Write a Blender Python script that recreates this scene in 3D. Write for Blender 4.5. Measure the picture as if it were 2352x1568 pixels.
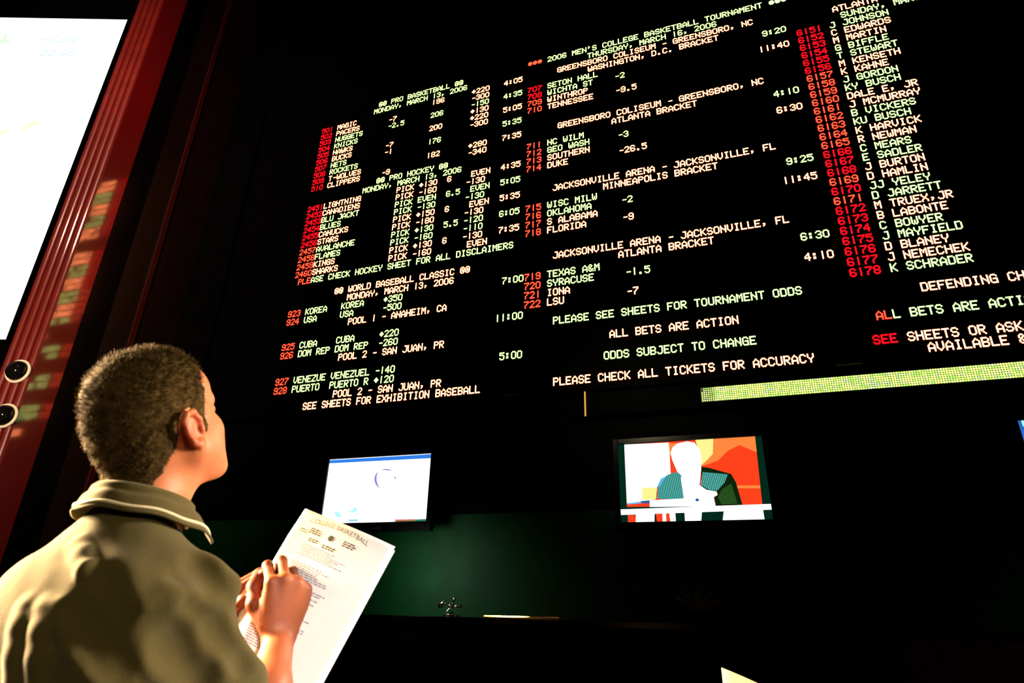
import bpy, math, random
import numpy as np
from mathutils import Vector, Matrix

for _o in list(bpy.data.objects):
    bpy.data.objects.remove(_o, do_unlink=True)
random.seed(5)
RNG = np.random.default_rng(5)
SC = bpy.context.scene
COL = SC.collection

# ------------------------------------------------------------------ camera
FPX, PITCH, ROLL, YAW = 1443.6, .4139, .0262, -.3387
CZ = 1.40
cy, sy = math.cos(YAW), math.sin(YAW); cp, sp = math.cos(PITCH), math.sin(PITCH); cr, sr = math.cos(ROLL), math.sin(ROLL)
RM = (np.array([[cr, sr, 0], [-sr, cr, 0], [0, 0, 1]]) @ np.array([[1, 0, 0], [0, cp, -sp], [0, sp, cp]])
      @ np.array([[cy, 0, -sy], [0, 1, 0], [sy, 0, cy]]))
AX = [Vector((RM[i][0], RM[i][2], RM[i][1])) for i in range(3)]          # right, up, forward
cam_d = bpy.data.cameras.new('camera')
cam = bpy.data.objects.new('camera', cam_d)
COL.objects.link(cam)
m = Matrix.Identity(4)
for i in range(3):
    m[i][0] = AX[0][i]; m[i][1] = AX[1][i]; m[i][2] = -AX[2][i]
m[2][3] = CZ
cam.matrix_world = m
cam_d.sensor_width = 36.0
cam_d.lens = 36.0 * FPX / 2352
cam_d.clip_start = 0.02
cam_d.dof.use_dof = True
cam_d.dof.focus_distance = 4.7
cam_d.dof.aperture_fstop = 6.3
SC.camera = cam

# ------------------------------------------------------------------ world, exposure, lights
w = bpy.data.worlds.new('world'); SC.world = w
w.use_nodes = True
w.node_tree.nodes['Background'].inputs[0].default_value = (0, 0, 0, 1)
vs = SC.view_settings
vs.view_transform = 'Standard'; vs.look = 'None'; vs.gamma = 1; vs.use_curve_mapping = False
vs.exposure = 0.0
SC.display_settings.display_device = 'sRGB'

def area(name, loc, target, size, power, color, spread=math.pi):
    d = bpy.data.lights.new(name, 'AREA'); d.shape = 'DISK'; d.size = size; d.energy = power; d.color = color; d.spread = spread
    o = bpy.data.objects.new(name, d); COL.objects.link(o); o.location = loc
    o.rotation_euler = (Vector(target) - Vector(loc)).to_track_quat('-Z', 'Y').to_euler()
    return o
area('ceiling_lamp_key', (-3.2, .50, 2.35), (-.9, .7, 1.45), .7, 260, (1, .69, .36), 1.3)
area('added_face_fill', (1.0, 2.3, 2.4), (-.8, .85, 1.55), .5, 13, (1, .80, .58), .9)  # unseen fill from the board side, added for neck and cheek
area('added_back_fill', (0.7, -.9, 2.6), (-.8, .8, 1.4), .6, 2.7, (1, .82, .50), 1.2)  # weak ambient fill added from the camera side for the shirt
sd_ = bpy.data.lights.new('added_sheet_spot', 'SPOT'); sd_.energy = 300; sd_.color = (1, .94, .92); sd_.spot_size = math.radians(17); sd_.spot_blend = .6; sd_.shadow_soft_size = .06  # narrow spot with no fixture, added to brighten the held sheet
so_ = bpy.data.objects.new('added_sheet_spot', sd_); COL.objects.link(so_); so_.location = (1.25, -.35, 2.1)
so_.rotation_euler = (Vector((-.56, 1.14, 1.28)) - so_.location).to_track_quat('-Z', 'Y').to_euler()
area('added_green_wall_light', (-2.2, 3.75, 1.80), (-2.1, 4.44, 1.60), .2, 4, (.85, 1, .85), 1.9)  # unseen light added to give the green wall its glow
area('added_rail_light', (-1.4, 3.96, 2.6), (-1.4, 3.935, 1.42), .1, 14, (1, .85, .6), .22)  # added only to brighten the brass rail, no fixture
area('added_ledge_light', (-.7, 2.5, 3.3), (-.5, 4.37, 2.9), .3, 3, (1, .85, .5), .9)  # helper light added so the board's lower edge and brass strip show
area('added_card_light', (-.35, 1.7, 2.3), (.05, 2.5, 1.2), .15, .9, (1, .80, .48), .5)  # no lamp on the desk; light added for the cream card
area('added_pillar_light', (-3.2, -1.0, 2.6), (-5.4, 3.2, 3.2), .5, 30, (1, .75, .5), 1.0)  # unseen light added for the lower part of the red pillar
area('added_pillar_light_high', (-3.6, .2, 6.2), (-5.3, 3.4, 6.2), .5, 45, (1, .7, .5), 1.5)  # second added light, lifts the upper part of the pillar

# ------------------------------------------------------------------ helpers
def ray(px, py):
    d = RM.T @ np.array([(px - 1176) / FPX, (784 - py) / FPX, 1.0])
    return np.array([d[0], d[2], d[1]])
def at_y(px, py, Y):
    d = ray(px, py); return Vector(d * Y / d[1]) + Vector((0, 0, CZ))
def at_plane(px, py, c, n):
    d = ray(px, py); o = np.array([0, 0, CZ]); t = ((np.array(c) - o) @ np.array(n)) / (d @ np.array(n)); return o + t * d
def at_depth(px, py, d):
    v = RM.T @ np.array([(px - 1176) / FPX * d, (784 - py) / FPX * d, d]); return np.array([v[0], v[2], v[1] + CZ])

def mat(name, col, rough=.5, metal=0.0, noise=0.0, nscale=20, bump=0.0, bscale=200, coat=0.0, coat_rough=.1, coat_ior=1.5, spec=.5, sss=0.0, sssr=(1, .3, .15), sheen=0.0, ior=1.5):
    mt = bpy.data.materials.new(name); mt.use_nodes = True
    nt = mt.node_tree; b = nt.nodes['Principled BSDF']
    b.inputs['Base Color'].default_value = (*col, 1); b.inputs['Roughness'].default_value = rough
    b.inputs['Metallic'].default_value = metal; b.inputs['IOR'].default_value = ior
    b.inputs['Specular IOR Level'].default_value = spec
    b.inputs['Coat Weight'].default_value = coat; b.inputs['Coat Roughness'].default_value = coat_rough; b.inputs['Coat IOR'].default_value = coat_ior
    b.inputs['Sheen Weight'].default_value = sheen
    if sss:
        b.inputs['Subsurface Weight'].default_value = sss; b.inputs['Subsurface Radius'].default_value = sssr; b.inputs['Subsurface Scale'].default_value = .006
    tc = nt.nodes.new('ShaderNodeTexCoord')
    if noise:
        n = nt.nodes.new('ShaderNodeTexNoise'); n.inputs['Scale'].default_value = nscale; n.inputs['Detail'].default_value = 5
        nt.links.new(tc.outputs['Object'], n.inputs['Vector'])
        r = nt.nodes.new('ShaderNodeMapRange'); r.inputs[1].default_value = .3; r.inputs[2].default_value = .7
        r.inputs[3].default_value = 1 - noise; r.inputs[4].default_value = 1 + noise
        nt.links.new(n.outputs['Fac'], r.inputs[0])
        mx = nt.nodes.new('ShaderNodeMix'); mx.data_type = 'RGBA'; mx.blend_type = 'MULTIPLY'; mx.inputs[0].default_value = 1
        mx.inputs[6].default_value = (*col, 1); nt.links.new(r.outputs[0], mx.inputs[7]); nt.links.new(mx.outputs[2], b.inputs['Base Color'])
    if bump:
        n2 = nt.nodes.new('ShaderNodeTexNoise'); n2.inputs['Scale'].default_value = bscale; n2.inputs['Detail'].default_value = 3
        nt.links.new(tc.outputs['Object'], n2.inputs['Vector'])
        bp = nt.nodes.new('ShaderNodeBump'); bp.inputs['Strength'].default_value = bump; bp.inputs['Distance'].default_value = .002
        nt.links.new(n2.outputs['Fac'], bp.inputs['Height']); nt.links.new(bp.outputs[0], b.inputs['Normal'])
    return mt

def emit(name, col, strength=1.0, sample=True):
    mt = bpy.data.materials.new(name); mt.use_nodes = True
    nt = mt.node_tree; nt.nodes.remove(nt.nodes['Principled BSDF'])
    e = nt.nodes.new('ShaderNodeEmission'); e.inputs[0].default_value = (*col, 1); e.inputs[1].default_value = strength
    nt.links.new(e.outputs[0], nt.nodes['Material Output'].inputs[0])
    if not sample: mt.cycles.emission_sampling = 'NONE'
    return mt

def mesh_obj(name, verts, faces, mats, parent=None, smooth=False, fmat=None):
    me = bpy.data.meshes.new(name)
    me.from_pydata([tuple(map(float, v)) for v in verts], [], faces)
    if not isinstance(mats, (list, tuple)): mats = [mats]
    for mm in mats: me.materials.append(mm)
    if fmat is not None: me.polygons.foreach_set('material_index', list(fmat))
    if smooth: me.polygons.foreach_set('use_smooth', [True] * len(me.polygons))
    me.update()
    o = bpy.data.objects.new(name, me); COL.objects.link(o)
    if parent: o.parent = parent; o.matrix_parent_inverse = parent.matrix_world.inverted()
    return o

def thing(name, label, cat, loc=(0, 0, 0), group=None):
    o = bpy.data.objects.new(name, None); COL.objects.link(o); o.location = loc
    o.matrix_world = Matrix.Translation(loc)
    o['label'] = label; o['category'] = cat
    if group: o['group'] = group
    return o
def tag(o, label, cat, group=None):
    o['label'] = label; o['category'] = cat
    if group: o['group'] = group
    return o
def struct(o):
    o['kind'] = 'structure'; return o

class MB:
    def __init__(s): s.v = []; s.f = []; s.m = []
    def add(s, vs, fs, mi=0):
        b = len(s.v); s.v += [tuple(v) for v in vs]; s.f += [tuple(i + b for i in f) for f in fs]; s.m += [mi] * len(fs)
    def box(s, lo, hi, mi=0):
        x0, y0, z0 = lo; x1, y1, z1 = hi
        s.add([(x0, y0, z0), (x1, y0, z0), (x1, y1, z0), (x0, y1, z0), (x0, y0, z1), (x1, y0, z1), (x1, y1, z1), (x0, y1, z1)],
              [(3, 2, 1, 0), (4, 5, 6, 7), (0, 1, 5, 4), (1, 2, 6, 5), (2, 3, 7, 6), (3, 0, 4, 7)], mi)
    def obox(s, c, ax, half, mi=0):
        c = Vector(c); a = [Vector(x).normalized() * h for x, h in zip(ax, half)]
        P = [c + a[0] * i + a[1] * j + a[2] * k for k in (-1, 1) for j in (-1, 1) for i in (-1, 1)]
        s.add(P, [(2, 3, 1, 0), (4, 5, 7, 6), (0, 1, 5, 4), (1, 3, 7, 5), (3, 2, 6, 7), (2, 0, 4, 6)], mi)
    def tube(s, pts, rad, n=10, mi=0, cap=True):
        pts = [Vector(p) for p in pts]; rs = rad if isinstance(rad, (list, tuple)) else [rad] * len(pts)
        rings = []; prev = None
        for i, p in enumerate(pts):
            t = (pts[min(i + 1, len(pts) - 1)] - pts[max(i - 1, 0)]).normalized()
            if prev is None:
                u = t.cross(Vector((0, 0, 1)));  u = u if u.length > .1 else t.cross(Vector((1, 0, 0)))
            else: u = prev - t * prev.dot(t)
            u.normalize(); prev = u; v = t.cross(u)
            rings.append([p + (u * math.cos(a) + v * math.sin(a)) * rs[i] for a in [2 * math.pi * k / n for k in range(n)]])
        vs = [q for r in rings for q in r]; fs = []
        for i in range(len(pts) - 1):
            for k in range(n):
                fs.append((i * n + k, i * n + (k + 1) % n, (i + 1) * n + (k + 1) % n, (i + 1) * n + k))
        if cap: fs += [tuple(range(n))[::-1], tuple((len(pts) - 1) * n + k for k in range(n))]
        s.add(vs, fs, mi)
    def lathe(s, c, axis, prof, n=32, mi=0):
        c = Vector(c); t = Vector(axis).normalized(); u = t.cross(Vector((0, 0, 1)))
        u = u if u.length > .1 else Vector((1, 0, 0)); u.normalize(); v = t.cross(u)
        vs = []; fs = []
        for r, h in prof:
            for k in range(n):
                a = 2 * math.pi * k / n; vs.append(c + t * h + (u * math.cos(a) + v * math.sin(a)) * r)
        for i in range(len(prof) - 1):
            for k in range(n): fs.append((i * n + k, i * n + (k + 1) % n, (i + 1) * n + (k + 1) % n, (i + 1) * n + k))
        s.add(vs, fs, mi)
    def prism(s, plan, z0, z1, mi=0):
        n = len(plan)
        vs = [(x, y, z0) for x, y in plan] + [(x, y, z1) for x, y in plan]
        s.add(vs, [tuple(range(n))[::-1], tuple(range(n, 2 * n))] + [(i, (i + 1) % n, n + (i + 1) % n, n + i) for i in range(n)], mi)
    def build(s, name, mats, parent=None, smooth=False, bevel=0):
        o = mesh_obj(name, s.v, s.f, mats, parent, smooth, s.m)
        if bevel:
            b = o.modifiers.new('bevel', 'BEVEL'); b.width = bevel; b.segments = 2; b.limit_method = 'ANGLE'
        return o

# ------------------------------------------------------------------ materials
M_black = mat('black_matte', (.0006, .0006, .0006), .8, spec=.02, noise=.3, nscale=3)
M_blackgloss = mat('black_gloss', (.0015, .0012, .0012), .2, spec=.18)
M_wall = mat('dark_wall_paint', (.0006, .0006, .0006), .8, spec=.02, noise=.3, nscale=2)
M_green = mat('green_wall_paint', (.0006, .016, .004), .6, spec=.06, noise=.2, nscale=6)
M_floor = mat('dark_carpet', (.010, .004, .004), .95, noise=.5, nscale=60, spec=.1)
M_ceil = mat('dark_ceiling_paint', (.004, .003, .003), .9, noise=.3, nscale=4, spec=.1)
M_red = mat('red_lacquer', (.12, .002, .003), .35, coat=1, coat_rough=.07, coat_ior=2.3, noise=.08, nscale=5)
M_redflute = mat('red_lacquer_wood', (.15, .008, .006), .40, coat=.6, coat_rough=.12, noise=.15, nscale=8)
M_darkred = mat('dark_red_panel', (.006, .0005, .0005), .4, noise=.4, nscale=4)
M_brown = mat('dark_brown_wood', (.003, .001, .0005), .6, noise=.4, nscale=9, spec=.03)
M_brass = mat('brass', (.75, .45, .12), .45, .85)
M_edge_glint = mat('olive_painted_glint', (.30, .30, .04), .5)  # flat olive standing in for light reflected on the board edge
M_chrome = mat('chrome', (.85, .88, .85), .10, 1.0)
M_skin = mat('skin', (.60, .200, .088), .5, noise=.10, nscale=30, bump=.12, bscale=260, sss=.35, spec=.35)
nt_ = M_skin.node_tree; at_ = nt_.nodes.new('ShaderNodeAttribute'); at_.attribute_name = 'tone'
mx_ = nt_.nodes.new('ShaderNodeMix'); mx_.data_type = 'RGBA'; mx_.blend_type = 'MULTIPLY'; mx_.inputs[0].default_value = 1
bs_ = nt_.nodes['Principled BSDF']; nt_.links.new(bs_.inputs['Base Color'].links[0].from_socket, mx_.inputs[6]); nt_.links.new(at_.outputs['Color'], mx_.inputs[7]); nt_.links.new(mx_.outputs[2], bs_.inputs['Base Color'])
M_hair = mat('dark_brown_hair', (.072, .045, .015), .8, noise=.55, nscale=70, bump=.5, bscale=500, spec=.03)
M_polo = mat('olive_polo_knit', (.088, .070, .022), .92, noise=.09, nscale=200, bump=.35, bscale=700, spec=.12, sheen=.15)
M_piping = mat('cream_piping', (.80, .70, .48), .8)
M_trouser = mat('dark_trouser_cloth', (.03, .028, .022), .9, noise=.2, nscale=90)
M_shoe = mat('dark_brown_leather', (.03, .015, .008), .35, noise=.2, nscale=30)
M_paper = mat('white_paper', (.86, .83, .78), .85, noise=.02, nscale=15)
M_ink = mat('grey_print_ink', (.22, .20, .30), .9)
M_inkdark = mat('dark_print_ink', (.06, .05, .03), .9)
M_cream = mat('cream_card', (.80, .66, .42), .8, noise=.03)
M_grass = mat('dried_grass', (.22, .15, .05), .8, noise=.3, nscale=30)
M_ivory = mat('ivory_ring_paint', (.82, .74, .55), .4)
M_domeglass = mat('black_dome_glass', (.004, .004, .004), .06, spec=.6)

E_warm = emit('led_amber', (1, .25, .09), 12.0, False)
E_green = emit('led_green', (.74, 1, .26), 3.4, False)
E_red = emit('led_red', (1, .004, .010), 2.4, False)
E_redor = emit('led_red_orange', (1, .07, .025), 3.0, False)
E_hwarm = emit('led_amber_painted_halo', (1, .10, .04), .11, False)  # wide dim dots painting the glow fringe around lit LEDs
E_hgreen = emit('led_green_painted_halo', (.10, 1, .22), .06, False)
E_hred = emit('led_red_painted_halo', (1, .0, .01), .30, False)

# ------------------------------------------------------------------ room
S = 0.05; AS = 1.7328 * S
BX, BY, BZ = -28.9444 * S, 87.6927 * S, 33.2676 * S + CZ     # board: column 0, face depth, row 0 centre
XA = -5.262                                                    # alcove side wall (return) plane
EX, EY = -.946, -.322                                         # direction of the left wall
NX, NY = .322, -.946                                          # its normal, towards the room
def y_on_xa(px, py):
    d = ray(px, py); return float(d[1] * XA / d[0])
YF0, YF1, YF2 = y_on_xa(180, 560), y_on_xa(245, 560), y_on_xa(303, 560)      # red side panel, then black strip
P1 = (XA, YF0)
HC = 9.6
b = MB(); b.box((-14, -6, -.1), (8, 6, 0)); struct(b.build('floor', M_floor))
b = MB(); b.box((-14, -6, HC), (8, 6, HC + .1)); struct(b.build('ceiling', M_ceil))
b = MB(); b.box((-6.2, 4.47, 0), (7, 4.6, HC)); struct(b.build('wall_back', M_wall))
b = MB(); b.box((XA - .2, YF2, 0), (XA - .004, 4.47, HC)); struct(b.build('wall_alcove', M_darkred))
b = MB(); b.box((7, -5, 0), (7.1, 4.6, HC)); struct(b.build('wall_right', M_wall))
b = MB(); b.box((-13, -5.1, 0), (7, -5, HC)); struct(b.build('wall_front', M_wall))
LW = 8.0
q0 = (P1[0] + EX * .262 - NX * .05, P1[1] + EY * .262 - NY * .05); q1 = (q0[0] + EX * LW, q0[1] + EY * LW)
b = MB(); b.prism([q0, q1, (q1[0] - NX * .1, q1[1] - NY * .1), (q0[0] - NX * .1, q0[1] - NY * .1)], 0, HC); struct(b.build('wall_left', M_wall))
b = MB(); b.box((XA - .2, YF1 + .004, 0), (XA, YF2, HC)); struct(b.build('trim_1', M_blackgloss))
b = MB(); b.box((XA - .02, y_on_xa(398, 450) - .025, 0), (XA + .012, y_on_xa(398, 450) + .025, HC)); struct(b.build('trim_2', mat('thin_red_edge', (.035, .001, .001), .4)))
b = MB(); b.box((XA, 4.44, 1.02), (7, 4.47, 2.10)); struct(b.build('trim_3', M_green))

# ------------------------------------------------------------------ red pillar
pil = thing('pillar', 'tall glossy red pillar with vertical flutes beside the bright white screen', 'pillar', (P1[0], P1[1], 0))
b = MB(); b.prism([(XA, YF0), (XA, YF1), (XA - .2, YF1), (XA - .2, YF0 - .03)], 0, HC - .01); b.build('side_panel', M_red, pil)['label'] = 'smooth red panel reflecting the board'
prof = []
NR, RW = 4, .067
for i in range(NR):
    for k in range(9):
        a = math.pi * k / 8
        u = i * RW + RW * .06 + RW * .88 * (1 - math.cos(a)) / 2; d = .020 * math.sin(a)
        prof.append((u, d))
    prof.append((i * RW + RW * .97, -.012)); prof.append(((i + 1) * RW + RW * .03, -.012))
prof = prof[:-2]
plan = [(P1[0] + EX * u + NX * d, P1[1] + EY * u + NY * d) for u, d in prof]
plan += [(P1[0] + EX * NR * RW - NX * .1, P1[1] + EY * NR * RW - NY * .1), (P1[0] - NX * .06 - .03, P1[1] - NY * .06)]
b = MB(); b.prism(plan[::-1], 0, HC - .01); b.build('fluted_front', M_redflute, pil)

# two black domes on the pillar
def dome(px, py, label):
    c = Vector(at_plane(px, py, (P1[0] + NX * .02, P1[1] + NY * .02, 0), (NX, NY, 0)))
    t = thing('dome_fixture', label, 'dome fixture', c, 'black domes on the red pillar')
    n = Vector((NX, NY, 0)); r = .083
    b = MB(); b.lathe(c, n, [(0, -.004), (r * 1.18, -.004), (r * 1.22, .006), (r * 1.18, .016), (r * 1.02, .020), (r, .010)], 40); b.build('ring', M_ivory, t, True)['label'] = 'cream ring'
    b = MB(); b.lathe(c, n, [(r * math.cos(a), .012 + r * .9 * math.sin(a)) for a in [math.pi / 2 * k / 12 for k in range(13)]], 40); b.build('dome_cover', M_domeglass, t, True)['label'] = 'glossy black dome'
dome(43, 853, 'upper black glossy dome in a cream ring on the red pillar')
dome(13, 955, 'lower black glossy dome in a cream ring, cut by the left edge')

# ------------------------------------------------------------------ white screen at left
SN = (NX, NY, 0)
sc_c = (P1[0] + NX * .075, P1[1] + NY * .075, 0)
tr = at_plane(284, 45, sc_c, SN); brc = at_plane(26, 780, sc_c, SN)
E3 = np.array([EX, EY, 0])
ur = ((tr - np.array(sc_c)) @ E3 + (brc - np.array(sc_c)) @ E3) / 2
def scp(u, z, off=0): return (sc_c[0] + EX * u + NX * off, sc_c[1] + EY * u + NY * off, z)
zt, zb = tr[2], brc[2]
SW_ = (zt - zb) * 1.45
ps = thing('projection_screen', 'large glowing white screen left of the red pillar', 'screen', scp(ur + SW_ / 2, (zt + zb) / 2))
b = MB()
fw = .008
for (u0, u1, z0, z1) in ((ur - fw, ur, zb - fw, zt + fw), (ur + SW_, ur + SW_ + fw, zb - fw, zt + fw), (ur, ur + SW_, zt, zt + fw), (ur, ur + SW_, zb - fw, zb)):
    b.obox(scp((u0 + u1) / 2, (z0 + z1) / 2, -.006), [(EX, EY, 0), SN, (0, 0, 1)], [(u1 - u0) / 2, .010, (z1 - z0) / 2])
b.obox(scp(ur + SW_ / 2, (zt + zb) / 2, -.012), [(EX, EY, 0), SN, (0, 0, 1)], [SW_ / 2, .008, (zt - zb) / 2])
for uu in (.3, .7):
    b.obox(scp(ur + SW_ * uu, (zt + zb) / 2, -.072), [(EX, EY, 0), SN, (0, 0, 1)], [.06, .052, .3])
b.build('frame', M_black, ps)
b = MB(); b.add([scp(ur, zb), scp(ur + SW_, zb), scp(ur + SW_, zt), scp(ur, zt)], [(0, 1, 2, 3)])
scr = b.build('screen_surface', emit('white_screen_light', (1, .97, .93), 1.5), ps)

def text_mesh(txt, size, shear=0.0):
    cu = bpy.data.curves.new('t', 'FONT'); cu.body = txt; cu.size = size; cu.shear = shear; cu.resolution_u = 3
    o = bpy.data.objects.new('t', cu); COL.objects.link(o)
    dg = bpy.context.evaluated_depsgraph_get(); dg.update()
    me = bpy.data.meshes.new_from_object(o.evaluated_get(dg))
    V = [tuple(v.co) for v in me.vertices]; F = [tuple(p.vertices) for p in me.polygons]
    bpy.data.objects.remove(o, do_unlink=True); bpy.data.curves.remove(cu); bpy.data.meshes.remove(me)
    return V, F
def put_text(name, txt, size, fn, material, parent, shear=0.0, sx=1.0):
    V, F = text_mesh(txt, size, shear)
    return mesh_obj(name, [fn(x * sx, y) for x, y, z in V], F, material, parent)
E_digit = emit('screen_digit_tint', (.62, .86, 1), 1.0, False)
E_digit2 = emit('screen_digit_core', (1, .99, .98), 1.3, False)
for txt, (px_, py_) in (('45.80', (88, 97)), ('22.90', (85, 128))):
    p = at_plane(px_, py_, sc_c, SN); u0 = (p - np.array(sc_c)) @ E3; z0 = p[2]
    put_text('screen_digits', txt, .125, lambda x, y: scp(u0 - x, z0 + y, .004), E_digit, ps, .3, 1.35)
    put_text('screen_digits', txt, .125, lambda x, y: scp(u0 - x - .004, z0 + y + .012, .006), E_digit2, ps, .3, 1.33)
def scr_poly(name, pts, material, off=.004):
    P = [Vector(at_plane(x, y, (sc_c[0] + NX * off, sc_c[1] + NY * off, 0), SN)) for x, y in pts]
    return mesh_obj(name, P, [tuple(range(len(P)))], material, ps)
E_py = emit('screen_pale_yellow', (1, 1, .70), 1.0, False)
scr_poly('screen_mark', [(45, 302), (58, 288), (78, 276), (98, 284), (80, 288), (60, 296)], E_py)
scr_poly('screen_mark', [(0, 300), (18, 296), (20, 302), (4, 310), (0, 310)], E_py)
scr_poly('screen_mark', [(0, 93), (6, 90), (12, 80), (18, 78), (14, 90), (26, 97), (0, 99)], emit('screen_pale_green', (.80, 1, .74), 1.0, False))

# ------------------------------------------------------------------ LED font
FONT = {' ': '0000000000', '&': '3649552250', "'": '0005030000', '*': '1C3E3E3E1C', '+': '081C3E1C08', ',': '0050300000', '-': '0008080808', '.': '0060600000',
 '0': '3E4141413E', '1': '00007F0000', '2': '4261514946', '3': '2241494936', '4': '1814127F10', '5': '2745454539', '6': '3E49494932', '7': '0171090503',
 '8': '3649494936', '9': '264949493E', ':': '0036360000', '@': '3E415D513E', 'A': '7C1211127C', 'B': '7F49494936', 'C': '3E41414122', 'D': '7F4141413E',
 'E': '7F49494941', 'F': '7F09090901', 'G': '3E4149497A', 'H': '7F0808087F', 'I': '00417F4100', 'J': '204041413F', 'K': '7F08142241', 'L': '7F40404040',
 'M': '7F020C027F', 'N': '7F0408107F', 'O': '3E4141413E', 'P': '7F09090906', 'Q': '3E4151215E', 'R': '7F09192946', 'S': '2649494932', 'T': '01017F0101',
 'U': '3F4040403F', 'V': '1F2040201F', 'W': '3F4038403F', 'X': '6314081463', 'Y': '0708700807', 'Z': '6151494543', '$': '242A7F2A12'}
GL = {k: [(c, r) for c in range(5) for r in range(7) if int(v[2 * c:2 * c + 2], 16) >> r & 1] for k, v in FONT.items()}
DX = S / 6.0; DZ = AS * .76 / 7
LED = [E_warm, E_green, E_red, E_redor, E_hwarm, E_hgreen, E_hred]
HALO = {0: 4, 1: 5, 2: 6, 3: 6}

PANELS = {'L': [], 'M': [], 'R': []}
OFF = {'L': -48, 'M': 0, 'R': 48}
def T(p, row, col, txt, c):            # one run of characters: panel, row, board column, text, colour
    PANELS[p].append((row, col, txt, c))
W_, G_, R_, O_ = 0, 1, 2, 3
# left panel
T('L', 39, -34, '@@ PRO BASKETBALL @@', G_); T('L', 38, -35, 'MONDAY, MARCH 13, 2006', G_)
for i, nme in enumerate('MAGIC PACERS NUGGETS KNICKS HAWKS BUCKS NETS ROCKETS T-WOLVES CLIPPERS'.split()):
    r = 37 - i; c = (W_, W_, G_, G_)[i % 4]
    T('L', r, -48, str(501 + i), R_); T('L', r, -44, nme, c)
for r, t, c in ((36, '-7', W_), (35, '-2.5', G_), (32, '-7', W_), (31, '-1', W_), (28, '-9', W_)): T('L', r, -31, t, c)
for r, t, c in ((37, '196', W_), (35, '206', G_), (33, '200', W_), (31, '176', G_), (29, '182', W_)): T('L', r, -21, t, c)
for r, t, c in ((37, '+220', W_), (36, '-300', W_), (35, '-150', G_), (34, '+130', W_), (33, '+220', W_), (32, '-300', W_), (29, '+280', W_), (28, '-340', W_)): T('L', r, -12, t, c)
for r, t in ((37, '4:05'), (35, '4:35'), (33, '5:05'), (31, '5:35'), (29, '7:35'), (25, '4:35'), (23, '5:05'), (21, '5:35'), (19, '6:05'), (17, '7:35')):
    T('L', r, -5, t, W_ if r in (37, 33, 29, 25, 21, 17) else G_)
T('L', 27, -32, '@@ PRO HOCKEY @@', G_); T('L', 26, -35, 'MONDAY, MARCH 13, 2006', G_)
for i, nme in enumerate(('LIGHTNING', 'CANADIENS', 'BLU JACKT', 'BLUES', 'CANUCKS', 'STARS', 'AVALANCHE', 'FLAMES', 'KINGS', 'SHARKS')):
    r = 25 - i; c = (W_, W_, G_, G_)[i % 4]
    T('L', r, -48, str(2451 + i), R_ if i < 6 else O_); T('L', r, -44, nme, c)
    T('L', r, -27, 'PICK', c); T('L', r, -22, ('+130', '-160', 'EVEN', '-130', '+150', '-180', '+130', '-160', '+130', '-160')[i], c)
    T('L', r, -11 if i in (0, 2, 4, 9) else -12, ('EVEN', '-130', 'EVEN', '-130', 'EVEN', '-130', '-120', '-110', '-130', 'EVEN')[i], c)
    if i % 2 == 0: T('L', r, -16, ('6', '6.5', '6', '5.5', '6')[i // 2], c)
T('L', 15, -47, 'PLE', O_); T('L', 15, -44, 'ASE CHECK HOCKEY SHEET FOR ALL DISCLAIMERS', G_)
T('L', 13, -38, '@@ WORLD BASEBALL CLASSIC @@', W_); T('L', 12, -35, 'MONDAY, MARCH 13, 2006', W_)
for r, n_, a, b_, o_ in ((11, '923', 'KOREA', 'KOREA', '+350'), (10, '924', 'USA', 'USA', '-500'), (7, '925', 'CUBA', 'CUBA', '+220'), (6, '926', 'DOM REP', 'DOM REP', '-260'),
                        (3, '927', 'VENEZUE', 'VENEZUEL', '-140'), (2, '928', 'PUERTO', 'PUERTO R', '+120')):
    T('L', r, -48, n_, O_); T('L', r, -44, a, G_); T('L', r, -36, b_, G_); T('L', r, -27, o_, G_)
T('L', 9, -34, 'POOL 1 - ANAHEIM, CA', W_); T('L', 5, -35, 'POOL 2 - SAN JUAN, PR', W_); T('L', 1, -35, 'POOL 2 - SAN JUAN, PR', W_)
T('L', 0, -41, 'SEE SHEETS FOR EXHIBITION BASEBALL', W_)
T('L', 11, -4, '7:00', G_); T('L', 7, -5, '11:00', G_); T('L', 3, -4, '5:00', G_)
# middle panel
T('M', 39, 0, '***', O_); T('M', 39, 4, "2006 MEN'S COLLEGE BASKETBALL TOURNAMENT ***", G_); T('M', 38, 12, 'THURSDAY, MARCH 16, 2006', G_)
T('M', 37, 6, 'GREENSBORO COLISEUM - GREENSBORO, NC', W_); T('M', 36, 12, 'WASHINGTON, D.C. BRACKET', W_)
for i, nme in enumerate(('SETON HALL', 'WICHTA ST', 'WINTHROP', 'TENNESSEE')): T('M', 35 - i, 0, str(707 + i), R_ if i < 2 else O_); T('M', 35 - i, 4, nme, (G_, G_, W_, W_)[i])
for i, nme in enumerate(('NC WILM', 'GEO WASH', 'SOUTHERN', 'DUKE')): T('M', 27 - i, 0, str(711 + i), O_); T('M', 27 - i, 4, nme, (G_, G_, W_, W_)[i])
for i, nme in enumerate(('WISC MILW', 'OKLAHOMA', 'S ALABAMA', 'FLORIDA')): T('M', 19 - i, 0, str(715 + i), O_); T('M', 19 - i, 4, nme, (G_, G_, W_, W_)[i])
for i, nme in enumerate(('TEXAS A&M', 'SYRACUSE', 'IONA', 'LSU')): T('M', 11 - i, 0, str(719 + i), O_); T('M', 11 - i, 4, nme, (G_, G_, W_, W_)[i])
for r, t, c in ((34, '-2', G_), (32, '-9.5', W_), (26, '-3', G_), (24, '-26.5', W_), (18, '-2', G_), (16, '-9', W_), (10, '-1.5', G_), (8, '-7', W_)): T('M', r, 17, t, c)
T('M', 29, 6, 'GREENSBORO COLISEUM - GREENSBORO, NC', W_); T('M', 28, 16, 'ATLANTA BRACKET', W_)
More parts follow.
